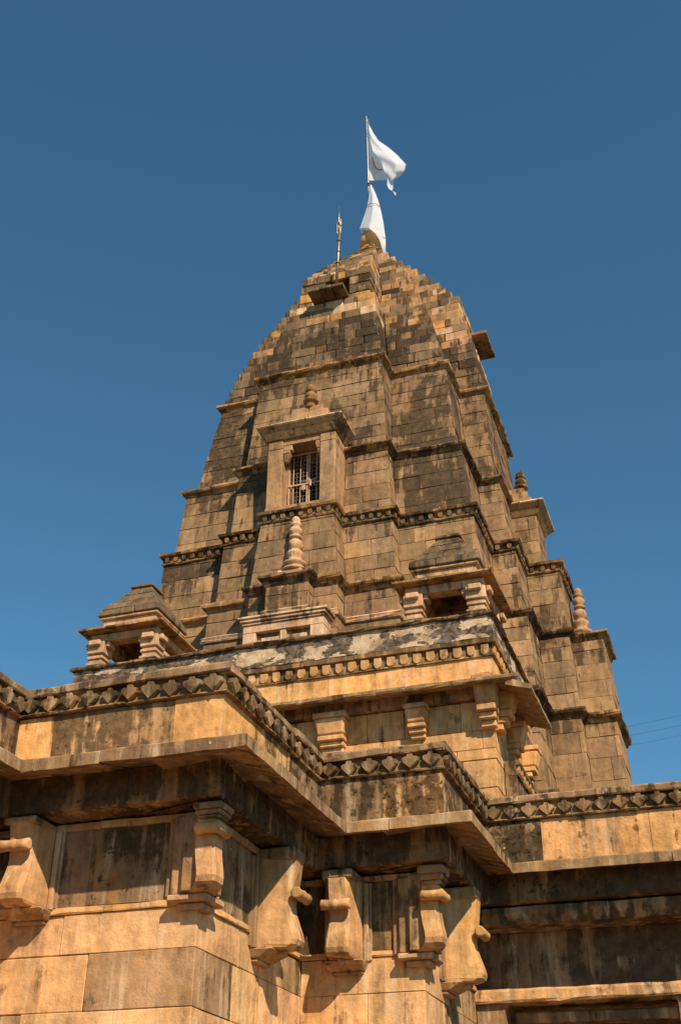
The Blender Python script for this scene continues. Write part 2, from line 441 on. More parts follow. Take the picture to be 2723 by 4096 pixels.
def tower_tint(p):
    z = p.z; r = rnd.random()
    if z < 21.2:
        base = mixc(TAN, BROWN, .74) if r < .7 else (mixc(TAN, BROWN, .48) if r < .86 else BROWN)
        if z > 16: base = mixc(base, BROWN, min(.5, (z-16)/8))
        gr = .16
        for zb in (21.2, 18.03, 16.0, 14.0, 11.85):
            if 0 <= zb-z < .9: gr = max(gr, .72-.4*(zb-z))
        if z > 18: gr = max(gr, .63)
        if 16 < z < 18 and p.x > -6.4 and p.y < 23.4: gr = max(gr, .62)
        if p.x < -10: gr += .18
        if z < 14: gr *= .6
        return tnt(base, gr+rnd.uniform(-.12, .20), .12)
    if z < 23.1: return tnt(mixc(BROWN, GREY, .5 if r < .8 else -.5), .66+rnd.uniform(-.3, .25), .15)
    if z < 24.2:
        c = mixc(OCHRE, TAN, .35) if r < .2 else (PINK if r < .42 else (TAN if r < .75 else BROWN)); return tnt(c, .28+rnd.uniform(-.2, .35), .15)
    c = PINK if r < .06 else (mixc(OCHRE, TAN, .3) if r < .14 else (mixc(TAN, BROWN, .25) if r < .55 else (BROWN if r < .85 else GREY)))
    return tnt(c, .36+rnd.uniform(-.25, .4), .18)
# courses
def courses(z0, z1, h, var=.08):
    n = max(1, round((z1-z0)/h)); a = [z0+(z1-z0)*i/n for i in range(n+1)]
    return [a[0]]+[x+rnd.uniform(-var, var)*h for x in a[1:-1]]+[a[-1]]
cz0 = courses(7.6, 11.85, .5)+courses(11.85, 14.0, .44)[1:]
cz1 = courses(14.012, 16.0, .42); cz2 = courses(16.012, 18.03, .40); cz2b = courses(18.042, 21.2, .385)
cz3 = courses(21.2, 28.08, .302, .10)
store = []; store_s = []
zones = [(0, cz0, 7.6, 14.0), (1, cz1, 14.02, 16.0), (2, cz2, 16.02, 18.03), (2, cz2b, 18.05, 21.2)]
def is_vis(A, B):
    d = (Vector(B)-Vector(A))
    return not (d.x < -.01)          # drop faces that look away to the back
for zone, cz, za, zb in zones:
    n = len(tpath(za, zone))
    for i in range(n):
        A = tpath(za, zone)[i]; B = tpath(za, zone)[(i+1) % n]
        if not is_vis(A, B): continue
        left_face = (B[1]-A[1]) < -.01
        zz = [z for z in cz if z >= (11.2 if (B[0]-A[0] > .01 and A[1] < 22.6) else 7.6)]
        def sk(c, s0, s1):
            if 16.0 < c.z < 18.5 and abs(c.x+8.5) < .80 and c.y < 23.2: return True
            if left_face and c.z < 11: return True
            return False
        masonry(lambda z, i=i: tpath(z, zone)[i], lambda z, i=i: tpath(z, zone)[(i+1) % n], zz, .62 if zone else .72, tower_tint, .10, ch=.007, gap=.006, skip=sk, store=store, phase=i, proud=.009, jit=.005)
zone = 2
n = len(tpath(22, 2))
for i in range(n):
    A = tpath(22, 2)[i]; B = tpath(22, 2)[(i+1) % n]
    if not is_vis(A, B): continue
    def sk(c, s0, s1):
        if i == 2 and 24.12 < c.z < 24.74:      # niche above the slab: trim the stones to its jambs
            ax = tpath(c.z, 2)[2]; bx_ = tpath(c.z, 2)[3]; xa = ax[0]+(bx_[0]-ax[0])*s0; xb = ax[0]+(bx_[0]-ax[0])*s1
            n0, n1 = -8.62, -7.93
            if xb > n0 and xa < n1:
                z0 = max(z for z in cz3 if z < c.z); z1 = min(z for z in cz3 if z > c.z)
                for u, v in ((xa, n0), (n1, xb)):
                    if v-u > .06:
                        y = ax[1]; g = .006
                        store_s.append((900 if v-u > .2 else 500, [[[(u+g, y+.42, z0+g), (u+g, y+.42, z1-g)], [(u+g, y, z0+g), (u+g, y, z1-g)]], [[(v-g, y+.42, z0+g), (v-g, y+.42, z1-g)], [(v-g, y, z0+g), (v-g, y, z1-g)]]], .016, tower_tint(Vector(((u+v)/2, y, c.z))), .006))
                return True
        return False
    masonry(lambda z, i=i: tpath(z, 2)[i], lambda z, i=i: tpath(z, 2)[(i+1) % n], cz3, .50, tower_tint, .42, ch=.018, gap=.012, stepped=True, skip=sk, store=store_s, phase=i, proud=.018, jit=.008, minlen=.18)
emit(store, 'wall_stone', M_TOWER, tower, 300)
emit(store_s, 'step_stone', M_TOWER, tower, 300)
# solid core behind the stones
core = MB()
def ringpath(z, zone, inset):
    p = tpath(z, zone); mt = mitres(p, True); return [(*(Vector(a)-m*inset), z) for a, m in zip(p, mt)]
ct = (.12, .085, .05, .3)
for zone, zl in ((0, [6.5, 11.85, 14.0]), (1, [14.011, 16.0]), (2, [16.011, 18.03]), (2, [18.041, 21.2])):
    rs = [ringpath(z, zone, .022) for z in zl]
    for a, b in zip(rs, rs[1:]):
        m_ = len(a)
        for i in range(m_):
            j = (i+1) % m_
            if zone == 2 and abs(a[0][2]-16.011) < .01 and i == 2:
                # hole for the balcony window
                yv = a[i][1]; x0, x1 = -8.97, -8.03; z0, z1 = 16.26, 17.98
                def W(x, z):
                    t = (z-a[i][2])/(b[i][2]-a[i][2]); y = a[i][1]+(b[i][1]-a[i][1])*t; return (x, y, z)
                def E_(k, z):
                    t = (z-a[i][2])/(b[i][2]-a[i][2]); return tuple(Vector(a[k]).lerp(Vector(b[k]), t))
                core.quad(E_(i, 16.011), W(x0, 16.011), W(x0, 18.03), E_(i, 18.03), ct)
                core.quad(W(x1, 16.011), E_(j, 16.011), E_(j, 18.03), W(x1, 18.03), ct)
                core.quad(W(x0, 16.011), W(x1, 16.011), W(x1, z0), W(x0, z0), ct)
                core.quad(W(x0, z1), W(x1, z1), W(x1, 18.03), W(x0, 18.03), ct)
                rm = [Vector(W(x0, z0)), Vector(W(x1, z0)), Vector(W(x1, z1)), Vector(W(x0, z1))]
                far = [p+Vector((0, 2.6, 0)) for p in rm]
                for q in range(4): core.quad(rm[q], rm[(q+1) % 4], far[(q+1) % 4], far[q], ct)
                core.quad(*far, ct)
                continue
            core.quad(a[i], a[j], b[j], b[i], ct)
# stepped part of the core: flat ledges
for z0, z1 in zip(cz3, cz3[1:]):
    p = tpath((z0+z1)/2, 2); mt = mitres(p, True); q = [Vector(a)-m*.30 for a, m in zip(p, mt)] if z1 < 27.3 else [Vector(a)*.5+Vector((CX(z0), CY(z0)))*.5 for a in p]
    for i in range(len(q)):
        j = (i+1) % len(q); core.quad((*q[i], z0), (*q[j], z0), (*q[j], z1), (*q[i], z1), ct)
for z, zone in ((14.0, 0), (16.0, 1), (18.03, 2), (21.19, 2)):
    r = ringpath(z, zone, .022); core.face([core.vert((x, y, z-.01)) for x, y, _ in r], ct)
for k in range(0, len(cz3)-1):
    zt = cz3[k+1]-.012; p = tpath((cz3[k]+cz3[k+1])/2, 2); core.face([core.vert((x, y, zt)) for x, y in [(Vector(a)*.97+Vector((CX(zt), CY(zt)))*.03) for a in p]], ct)
build('core', core, M_TOWER, tower, fix=False)
# moulded bands
def band_t(c, g): return lambda i, p: tnt(mixc(c, DARK if rnd.random() < .4 else OCHRE, rnd.uniform(0, .45)), g+rnd.uniform(-.15, .2), .12)
def vis_edges(path):
    n_ = len(path); return [i for i in range(n_) if is_vis(path[i], path[(i+1) % n_])]
PB = [(-.24, -.20), (.015, -.20), (.05, -.16), (.05, -.13), (.125, -.09), (.15, -.05), (.14, 0.), (.05, .02), (-.24, .03)]
for z, zone, c, g_, sc_ in ((21.2, 2, mixc(BROWN, OCHRE, .35), .4, 1.2), (18.03, 2, BROWN, .6, 1.0), (14.0, 0, BROWN, .5, 1.15), (11.85, 0, BROWN, .55, 1.25)):
    p = tpath(z, zone)
    run('cornice_stone', p, [(o if o < 0 else o*min(1, sc_), z+dz*min(1.1, sc_)) for o, dz in PB], M_MOSS, tower, band_t(c, g_), closed=True, seg=.95, jit=.013, edges=vis_edges(p), oj=.014, zj=.008)
PF = [(-.24, -.30), (.04, -.30), (.065, -.28), (.065, -.25), (.02, -.24), (.02, -.085), (.12, -.07), (.14, -.01), (.06, .02), (-.24, .03)]
p = tpath(16.0, 1)
ve = vis_edges(p)
run('frieze_stone', p, [(o, 16.0+dz) for o, dz in PF], M_MOSS, tower, band_t(BROWN, .5), closed=True, seg=.9, jit=.012, edges=ve)
drops = [ornament_mesh('drop', [(-.05*a, .08), (.05*a, .08), (.055*a, -.02), (.035*a, -.065), (0, -.085*b), (-.035*a, -.065), (-.055*a, -.02)], .06, tnt(mixc(mixc(BROWN, GREY, .5), OCHRE, c_), .55)) for a, b, c_ in ((1, 1, .0), (1.1, .95, .35), (.92, 1.05, 0), (1.05, 1.1, .1))]
orn_along('drop', p, ve, 15.84, .022, .195, drops, M_TOWER, tower, closed=True)
# base moulding of the tower behind the mid roof
p = tpath(13.1, 0); PM = [(-.1, -.12), (.05, -.12), (.07, -.08), (.03, -.05), (.06, 0), (.0, .05), (-.1, .05)]
run('base_moulding', p, [(o, 13.14+dz) for o, dz in PM], M_STONE, tower, lambda i, q: tnt(PINK, .25), closed=True, seg=1.1, edges=[i for i in ve if i < 12 and i in vis_edges(p)])
# low pavilion front (portal) and block below the lower finial
Ff = frame(-8.5, 26.8, 1, 0); Fr = frame(-8.5, 26.8, 0, 1)
def portal(F, d, parent):
    mb = MB()
    t = lambda g=.15: tnt(PINK, g, .08)
    mb.box(F, -.92, -.62, d-.9, d, 11.1, 12.62, t()); mb.box(F, .62, .92, d-.9, d, 11.1, 12.62, t())
    mb.box(F, -.92, .92, d-.9, d, 12.622, 12.80, t())
    mb.box(F, -.62, .62, d-.6, d-.12, 11.1, 12.60, tnt(mixc(PINK, BROWN, .5), .5))
    mb.box(F, -.52, -.08, d-.115, d-.06, 11.3, 12.50, t()); mb.box(F, .08, .52, d-.115, d-.06, 11.3, 12.50, t(.4))
    mb.box(F, -.07, .07, d-.117, d-.02, 12.22, 12.62, t())
    f = build('portal', mb, M_STONE, parent)
    for a, z0, z1, o_ in ((.94, 12.80, 12.86, .03), (.98, 12.86, 12.93, .07), (1.03, 12.93, 12.99, .10)):
        m2 = MB(); m2.box(F, -a, a, d-.9, d+o_, z0+.001, z1-.001, t(.35), .012, .004); build('portal_moulding', m2, M_STONE, f)
portal(Ff, 5.83, tower)
# lathed pot finials
def pot_stack(c, s, parent, mat, col, gad=True, name='finial'):
    prof = [(.34, 0), (.36, .04), (.30, .10), (.22, .14), (.26, .17), (.30, .22), (.31, .26), (.24, .31), (.17, .36), (.19, .42), (.215, .50), (.23, .56), (.20, .60), (.14, .63), (.13, .66),
            (.15, .69, 1), (.185, .76, 1), (.19, .83, 1), (.15, .93, 1), (.10, .98), (.11, 1.0), (.165, 1.02), (.17, 1.07), (.11, 1.09), (.12, 1.12, 1), (.165, 1.19, 1), (.165, 1.27, 1), (.12, 1.34, 1), (.09, 1.37), (.145, 1.395), (.15, 1.44), (.10, 1.46), (.125, 1.52), (.115, 1.60), (.07, 1.66), (.03, 1.69), (.005, 1.695)]
    mb = MB(); mb.lathe(c, [(q[0]*s, q[1]*s, *(q[2:])) for q in prof], tnt(col, .25), 28, 14, .07)
    return build(name, mb, mat, parent)
def bud(c, s, parent, mat, col, name='finial'):
    prof = [(.27, 0), (.22, .12), (.19, .24), (.23, .31), (.31, .35), (.32, .41), (.21, .46), (.22, .52), (.26, .62), (.25, .72), (.18, .80), (.16, .84), (.23, .88), (.24, .93), (.17, .96), (.19, 1.00), (.20, 1.08), (.16, 1.17), (.08, 1.24), (.01, 1.26)]
    mb = MB(); mb.lathe(c, [(q[0]*s, q[1]*s) for q in prof], tnt(col, .35), 10); return build(name, mb, mat, parent)
for F, d, half in ((Ff, 5.73, .52), (Fr, 6.2, .7)):
    mb = MB(); b0 = F(0.06, d-(.33 if F is Ff else .60), 14.0)
    mb.box(F, -.36, .36, d-(.62 if F is Ff else .84), d-.06, 14.025, 14.12, tnt(TAN, .4), .02, .006)
    mb.box(F, -.28, .28, d-(.56 if F is Ff else .84), d-(.12 if F is Ff else .30), 14.121, 14.19, tnt(PALE, .3), .02, .006)
    build('finial_base', mb, M_TOWER, tower)
    pot_stack((b0.x, b0.y, 14.18), .87, tower, M_STONE if F is Ff else M_TOWER, mixc(PALE, TAN, .75) if F is Ff else mixc(TAN, BROWN, .4))
# balcony windows
def window_bay(F, base, d, half, zc, open_):
    root_mb = MB(); z0 = base
    t = lambda g=.12: tnt(mixc(TAN, BROWN, .35), g, .06)
    if open_:
        for s_ in (-1, 1):
            a, b = sorted((s_*.48, s_*half)); root_mb.box(F, a, b, d-.8, d, z0+.20, zc-.36, t(), .012)
            a, b = sorted((s_*.48, s_*half)); root_mb.box(F, a, b, d-.8, d-.004, zc-.352, zc-.10, t(.25), .012)
        root_mb.box(F, -.478, .478, d-.8, d-.03, zc-.26, zc-.10, t(), .008)
        root_mb.box(F, -half-.01, half+.01, d-.8, d+.03, z0+.02, z0+.195, t(.3), .012)
    else:
        root_mb.box(F, -half, half, d-.8, d, z0+.02, zc-.10, t(), .012)
    bay = build('window_bay', root_mb, M_TOWER, tower)
    if open_:
        # sloping side jamb on the left, brackets in both top corners
        for s_ in (-1, 1):
            mb = MB(); x = s_*.48
            q_ = 1.35 if s_ < 0 else .8; a, b = sorted((x, x-s_*.17*q_)); mb.box(F, a, b, d-.20, d-.035, zc-.42, zc-.262, t(.2), .015)
            a, b = sorted((x, x-s_*.13*q_)); mb.box(F, a, b, d-.20, d-.02, zc-.50, zc-.422, t(.2), .015)
            mb.frustum(F, (*sorted((x, x-s_*.07*q_)), d-.20, d-.10), zc-.72, (*sorted((x, x-s_*.15*q_)), d-.20, d-.01), zc-.502, t(.2), .02)
            build('bracket', mb, M_STONE, bay)
    # canopy: cove + slab on three sides
    ww = half+.06
    mb = MB(); mb.frustum(F, (-half-.02, half+.02, d-.8, d+.03), zc-.10, (-half-.13, half+.13, d-.8, d+.15), zc+.07, t(.35), .012)
    mb.frustum(F, (-half-.13, half+.13, d-.8, d+.15), zc+.071, (-half-.24, half+.24, d-.8, d+.25), zc+.19, t(.35), .01)
    build('canopy_cove', mb, M_TOWER, bay)
    mb = MB(); mb.box(F, -half-.25, half+.25, d-.8, d+.26, zc+.191, zc+.25, tnt(PALE, .3, .05), .022, .006)
    build('canopy_slab', mb, M_STONE, bay)
    zz = zc+.25
    for k, (a, dd, hh) in enumerate(((.78, .10, .27), (.60, -.02, .27), (.42, -.12, .22))):
        mb = MB(); s_ = half/.86
        mb.box(F, -a*s_, a*s_*.12-.004, d-1.3, d+dd-.18, zz+.002, zz+hh, t(.3), .02, .006); mb.box(F, a*s_*.12+.004, a*s_, d-1.3, d+dd-.18, zz+.002, zz+hh, t(.3), .02, .006)
        build('canopy_step', mb, M_TOWER, bay); zz += hh
    c = F(.06, d-.42, zz)
    bud((c.x, c.y, zz-.02), .62, bay, M_MOSS, mixc(OCHRE, GREY, .7))
    return bay
bay = window_bay(Ff, 16.03, 5.06, .86, 18.25, True)
bay2 = window_bay(Fr, 16.03, 4.83, .62, 17.68, False)
store = []
for q0, q1 in (((-4.3, 26.16), (-3.655, 26.16)), ((-3.655, 26.16), (-3.655, 27.44))):
    masonry(lambda z: q0, lambda z: q1, courses(16.05, 17.55, .38), .45, tower_tint, .05, ch=.007, gap=.006, store=store)
emit(store, 'bay_stone', M_TOWER, bay2)
# iron gate in the front bay
def bar(mb, F, u0, u1, v, z0, z1, r, t=(.5, .4, .3, 0)): mb.box(F, u0, u1, v-r, v+r, z0, z1, t, .003)
gv = 5.06-.45
gt = MB()
for u in (-.475, -.01, .01+.035, .44): bar(gt, Ff, u, u+.035, gv, 16.23, 17.98, .018)
for z in (16.22, 17.02, 17.9): bar(gt, Ff, -.475, .475, gv+.03, z, z+.045, .012)
gate = build('gate', gt, M_GATE, bay)
for u in (-.36, -.18, .24):
    mb = MB(); bar(mb, Ff, u, u+.022, gv+.0, 16.24, 17.95, .011); build('gate_bar', mb, M_GATE, gate)
mb = MB()
for k in range(15):
    z = 16.3+k*.112+rnd.uniform(-.01, .01); mb.box(Ff, -.47, .47, gv-.035, gv-.027, z, z+.009, (1, 1, 1, 0), .001)
for k in range(12):
    u = -.44+k*.08+rnd.uniform(-.008, .008); mb.box(Ff, u, u+.008, gv-.045, gv-.037, 16.24, 17.95, (1, 1, 1, 0), .001)
build('wire_mesh', mb, M_WIREMESH, gate)
mb = MB(); mb.tube([Ff(-.14, gv+.06, 17.10), Ff(.26, gv+.06, 17.10)], .014, (1, 1, 1, 0)); mb.box(Ff, -.12, -.02, gv+.045, gv+.06, 16.86, 17.0, (1, 1, 1, 0)); mb.box(Ff, .08, .14, gv+.045, gv+.08, 16.93, 17.09, (1, 1, 1, 0)); mb.box(Ff, .2, .23, gv+.045, gv+.08, 16.93, 17.16, (1, 1, 1, 0))
build('bolt', mb, M_GATE, gate)
# niche slabs near the top
def slab(F, u0, u1, v0, v1, z, parent):
    n_ = 3
    for k in range(n_):
        a = u0+(u1-u0)*k/n_; b = u0+(u1-u0)*(k+1)/n_
        mb = MB(); mb.box(F, a+.004, b-.004, v0, v1+rnd.uniform(-.01, .01), z-.13+rnd.uniform(-.008, .008), z+rnd.uniform(-.008, .008), tnt(mixc(GREY, BROWN, .5), .4, .15), .02, .005)
        build('balcony_slab', mb, M_TOWER, parent)
slab(Ff, -.43, .62, 2.9, 3.88, 24.05, tower)
slab(Fr, -.70, .52, 2.9, 3.92, 24.02, tower)
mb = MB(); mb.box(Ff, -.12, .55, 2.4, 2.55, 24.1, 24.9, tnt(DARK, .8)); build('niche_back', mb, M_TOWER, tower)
# crowning disc and pot
top = (-8.20, 26.62, 28.30)
mb = MB(); mb.lathe(top, [(.30, -.3), (.50, -.02), (.56, .0), (.57, .05), (.50, .08), (.36, .11), (.30, .13)], tnt(mixc(OCHRE, BROWN, .5), .3), 36); disc = build('crown_disc', mb, M_STONE, tower)
mb = MB(); mb.lathe((top[0]+.01, top[1], top[2]+.27), [(.26, 0), (.33, .06), (.34, .11), (.27, .15), (.24, .18), (.30, .23, 1), (.345, .33, 1), (.36, .45, 1), (.34, .57, 1), (.28, .68, 1), (.21, .75), (.20, .78), (.25, .80), (.26, .85), (.20, .88), (.155, .95), (.15, 1.02), (.22, 1.09), (.25, 1.13), (.20, 1.17), (.14, 1.25), (.13, 1.32), (.07, 1.42), (.02, 1.5)], tnt(mixc(ORANGE, BROWN, .12), .05), 40, 20, .08)
build('pot_finial', mb, M_STONE, tower)

# =================================================================== MID BLOCK (upper chamber)
mid = thing('roof_chamber', (-7.9, 20.2, 6.8), 'square stone block below the spire with peeling white plaster parapet and eaves', 'building')
X0, X1, Y0, Y1 = -12.06, -3.71, 19.0, 22.6
store = []
cm = [7.5, 8.05, 8.55, 8.74, 9.08, 9.62]
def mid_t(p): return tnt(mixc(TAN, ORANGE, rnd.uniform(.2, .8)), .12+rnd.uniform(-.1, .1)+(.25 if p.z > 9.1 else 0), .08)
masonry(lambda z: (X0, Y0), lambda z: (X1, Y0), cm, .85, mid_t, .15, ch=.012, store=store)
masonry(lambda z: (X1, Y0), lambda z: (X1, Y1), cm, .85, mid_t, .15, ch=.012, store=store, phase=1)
emit(store, 'wall_stone', M_STONE, mid)
mb = MB(); mb.box(WF, X0+.05, X1-.05, Y0+.05, Y1, 6.5, 11.2, (*BROWN, .4), .01); build('core', mb, M_STONE, mid)
PP = [(X0, Y1), (X0, Y0), (X1, Y0), (X1, Y1)]
# beam, yellow parapet, frieze, plaster parapet, coping
def mt_(c, g, mixo=0): return lambda i, q: tnt(mixc(c, DARK, rnd.uniform(0, mixo)), g+rnd.uniform(-.12, .12), .10)
run('beam_stone', PP, [(-.2, 9.63), (.12, 9.63), (.12, 9.92), (-.2, 9.92)], M_STONE, mid, mt_(mixc(TAN, BROWN, .5), .55), seg=1.6)
run('eave_slab', PP[1:], [(-.2, 9.90), (.56, 9.73), (.58, 9.76), (.58, 9.81), (.0, 10.03), (-.2, 10.03)], M_STONE, mid, mt_(mixc(TAN, BROWN, .5), .35), seg=1.3, jit=.010, edges=[0], cuts={0: [1.9, 3.3, 4.9, 6.4]})
# side eave starts behind the broken corner
EV = [(X1, 18.72), (X1, 20.75)]
run('eave_slab', EV, [(-.2, 9.90), (.70, 9.62), (.73, 9.64), (.73, 9.69), (.0, 10.03), (-.2, 10.03)], M_STONE, mid, mt_(mixc(TAN, BROWN, .5), .3), seg=1.5, jit=.010)
run('parapet_stone', PP, [(-.3, 10.035), (.05, 10.035), (.05, 10.42), (-.3, 10.42)], M_STONE, mid, mt_(ORANGE, .22, .1), seg=1.0, jit=.004)
run('frieze_stone', PP, [(-.3, 10.425), (.09, 10.425), (.09, 10.45), (.055, 10.46), (.055, 10.66), (.13, 10.675), (.14, 10.755), (.05, 10.775), (-.3, 10.775)], M_STONE, mid, mt_(mixc(BROWN, OCHRE, .3), .45, .4), seg=1.2, jit=.008)
drops2 = [ornament_mesh('drop', [(-.07*a, .11), (.07*a, .11), (.075*a, -.02), (.05*a, -.075), (0, -.10*b), (-.05*a, -.075), (-.075*a, -.02)], .055, tnt(mixc(TAN, OCHRE, c_), .35)) for a, b, c_ in ((1, 1, .3), (1.06, .95, .5), (.95, 1.08, .1))]
orn_along('drop', PP, [1, 2], 10.54, .055, .243, drops2, M_STONE, mid)
run('plaster_parapet', PP, [(-.35, 10.78), (.10, 10.78), (.085, 11.0), (.07, 11.23), (-.35, 11.23)], M_PLASTER, mid, mt_(PALE, .3), seg=9, jit=.012)
run('coping_stone', PP, [(-.37, 11.232), (.13, 11.232), (.15, 11.26), (.12, 11.30), (-.0, 11.33), (-.37, 11.31)], M_MOSS, mid, mt_(BROWN, .45, .5), seg=.55, jit=.016, zj=.012, oj=.012)
# brackets under the eave
def mid_bracket(F, u, w_, top_, s_=1.0, big=True):
    mb = MB(); t = lambda: tnt(mixc(TAN, ORANGE, .55), .15, .07)
    h = w_/2
    mb.box(F, u-h, u+h, -.02, .34*s_, top_-.10*s_, top_, t(), .015)
    mb.frustum(F, (u-h*.78, u+h*.78, -.02, .26*s_), top_-.40*s_, (u-h*.95, u+h*.95, -.02, .33*s_), top_-.101*s_, t(), .03)
    for k in range(3):
        q = 1-.10*k; mb.box(F, u-h*.80*q, u+h*.80*q, -.02, (.25-.07*k)*s_, top_-(.50+.10*k)*s_, top_-(.405+.10*k)*s_, t(), .016)
    build('bracket', mb, M_STONE, mid)
Fm = frame(0, Y0, 1, 0); Fs = frame(X1, 0, 0, 1)
mid_bracket(Fm, -6.62, .62, 9.62); mid_bracket(Fm, -5.05, .42, 9.62, .85); mid_bracket(Fm, -9.1, .5, 9.62)
mid_bracket(Fm, -3.78, .42, 9.95, 1.25); mid_bracket(Fs, 19.25, .42, 9.93, 1.2)
mid_bracket(Fs, 20.3, .40, 9.62, 1.0); mid_bracket(Fs, 21.6, .40, 9.62, 1.0)
# small low parapet beside the chamber
sp = thing('side_parapet', (-3.1, 18.5, 6.8), 'short low dark carved parapet stepping down beside the block, left of the tall plain pilasters', 'parapet')
PS = [(-3.47, 19.6), (-3.47, 21.36), (-3.07, 21.36), (-3.07, 24.0)]
run('parapet_stone', PS, [(-.22, 6.9), (-.03, 6.9), (-.03, 8.43), (-.22, 8.43)], M_MOSS, sp, mt_(BROWN, .5), seg=.8)
run('cap_stone', PS, [(-.22, 8.432), (.0, 8.432), (.0, 8.46), (-.03, 8.47), (-.03, 8.61), (.03, 8.62), (.03, 8.70), (-.22, 8.70)], M_MOSS, sp, mt_(BROWN, .55, .4), seg=.8)
orn_along('drop', PS, [0, 1], 8.55, -.03, .24, drops2, M_MOSS, sp)

# =================================================================== KIOSKS
def kiosk(cx_, cy_, label):
    k = thing('roof_kiosk', (cx_, cy_, 11.2), label, 'kiosk', 'small pillared kiosks on the corners of the roof block')
    F = lambda u, v, z: Vector((cx_+u, cy_-v, z))
    t = lambda g=.15, c=mixc(TAN, PINK, .4): tnt(c, g, .08)
    for i, su in enumerate((-1, 1)):
        for sv in (-1, 1):
            mb = MB(); cu, cv = su*.60, sv*.60
            def bx(h, z0, z1, hv=None): hv = hv or h; mb.box(F, cu-h, cu+h, cv-hv, cv+hv, z0+.001, z1, t(), .014)
            bx(.13, 11.1, 11.36); bx(.16, 11.36, 11.42); bx(.19, 11.42, 11.48); bx(.15, 11.48, 11.56); bx(.18, 11.56, 11.63); bx(.15, 11.63, 11.68)
            bx(.19, 11.68, 11.95)
            # side consoles
            for a, b in ((1, 0), (0, 1)):
                for s_ in (-1, 1):
                    q0 = (cu+a*s_*.19-(0 if a else .13), cu+a*s_*.19+(0 if a else .13)); 
                    if a: u0, u1 = sorted((cu+s_*.192, cu+s_*.28)); v0, v1 = cv-.13, cv+.13
                    else: v0, v1 = sorted((cv+s_*.192, cv+s_*.28)); u0, u1 = cu-.13, cu+.13
                    mb.box(F, u0, u1, v0, v1, 11.83, 11.95, t(), .02)
            build('pillar', mb, M_STONE, k)
    mb = MB()
    for s_ in (-1, 1):
        mb.box(F, -.76, .76, s_*.60-.14, s_*.60+.14, 11.955, 12.12, t(.3)); mb.box(F, s_*.60-.139, s_*.60+.139, -.455, .455, 11.956, 12.119, t(.3))
        mb.box(F, -.40, .40, s_*.60-.10, s_*.60+.10, 11.70, 11.80, t(.2)) if s_ < 0 else None
    mb.box(F, s_*.60-.10, s_*.60+.10, -.40, .40, 11.70, 11.80, t(.2))
    build('beam', mb, M_STONE, k)
    P = [(cx_-.76, cy_-.76), (cx_+.76, cy_-.76), (cx_+.76, cy_+.76), (cx_-.76, cy_+.76)]
    run('eave_slab', P, [(-.5, 12.125), (.17, 12.13), (.20, 12.14), (.20, 12.18), (-.10, 12.30), (-.5, 12.30)], M_STONE, k, lambda i, q: tnt(mixc(BROWN, OCHRE, .3), .4), closed=True, seg=1.0, jit=.006)
    mb = MB(); mb.box(F, -.60, .60, -.60, .60, 12.302, 12.50, t(.4)); mb.box(F, -.66, .66, -.66, .66, 12.502, 12.56, t(.4)); build('drum', mb, M_STONE, k)
    c = mixc(GREY, BROWN, .35); hs = [(.70, 12.562, .68, 12.72), (.66, 12.722, .52, 12.95), (.50, 12.952, .36, 13.17), (.35, 13.172, .22, 13.38), (.27, 13.382, .25, 13.47)]
    for j, (a, z0, b, z1) in enumerate(hs):
        sp_ = rnd.uniform(-.3, .3) if j < 4 else None
        for (l, r_) in (((-1, sp_), (sp_, 1)) if sp_ is not None else ((-1, 1),)):
            mb = MB(); g0 = .004 if l != -1 else 0; g1 = .004 if r_ != 1 else 0
            mb.frustum(F, (a*l+g0, a*r_-g1, -a, a), z0, (b*l+g0, b*r_-g1, -b, b), z1, tnt(c, .35), .02, .006); build('roof_stone', mb, M_TOWER, k)
    return k
kiosk(-4.52, 19.86, 'small pillared stone kiosk with stepped grey roof on the right roof corner before the spire')
kiosk(-11.22, 19.86, 'small pillared stone kiosk with stepped grey roof on the far left corner against sky')

# =================================================================== HALL (near building)
hall = thing('temple_hall', (-4.5, 15.0, 0), 'near stone hall with stepped corners, deep eaves, scroll brackets and heart carved parapet', 'temple hall')
CAP = [(-7.6, 5.0), (-7.6, 10.9), (-5.03, 10.9), (-5.03, 14.0), (-3.38, 14.0), (-3.38, 16.45), (3.5, 16.45)]
CHJ = [(-7.27, 5.0), (-7.27, 10.55), (-4.62, 10.55), (-4.62, 13.74), (-3.03, 13.74), (-3.03, 16.2), (3.5, 16.2)]
BEAM = [(-7.8, 5.0), (-7.8, 11.1), (-5.15, 11.1), (-5.15, 14.2), (-3.48, 14.2), (-3.48, 16.6), (3.5, 16.6)]
WALL = [(-8.15, 5.0), (-8.15, 11.5), (-5.5, 11.5), (-5.5, 14.6), (-3.9, 14.6), (-3.9, 17.33), (3.5, 17.33)]
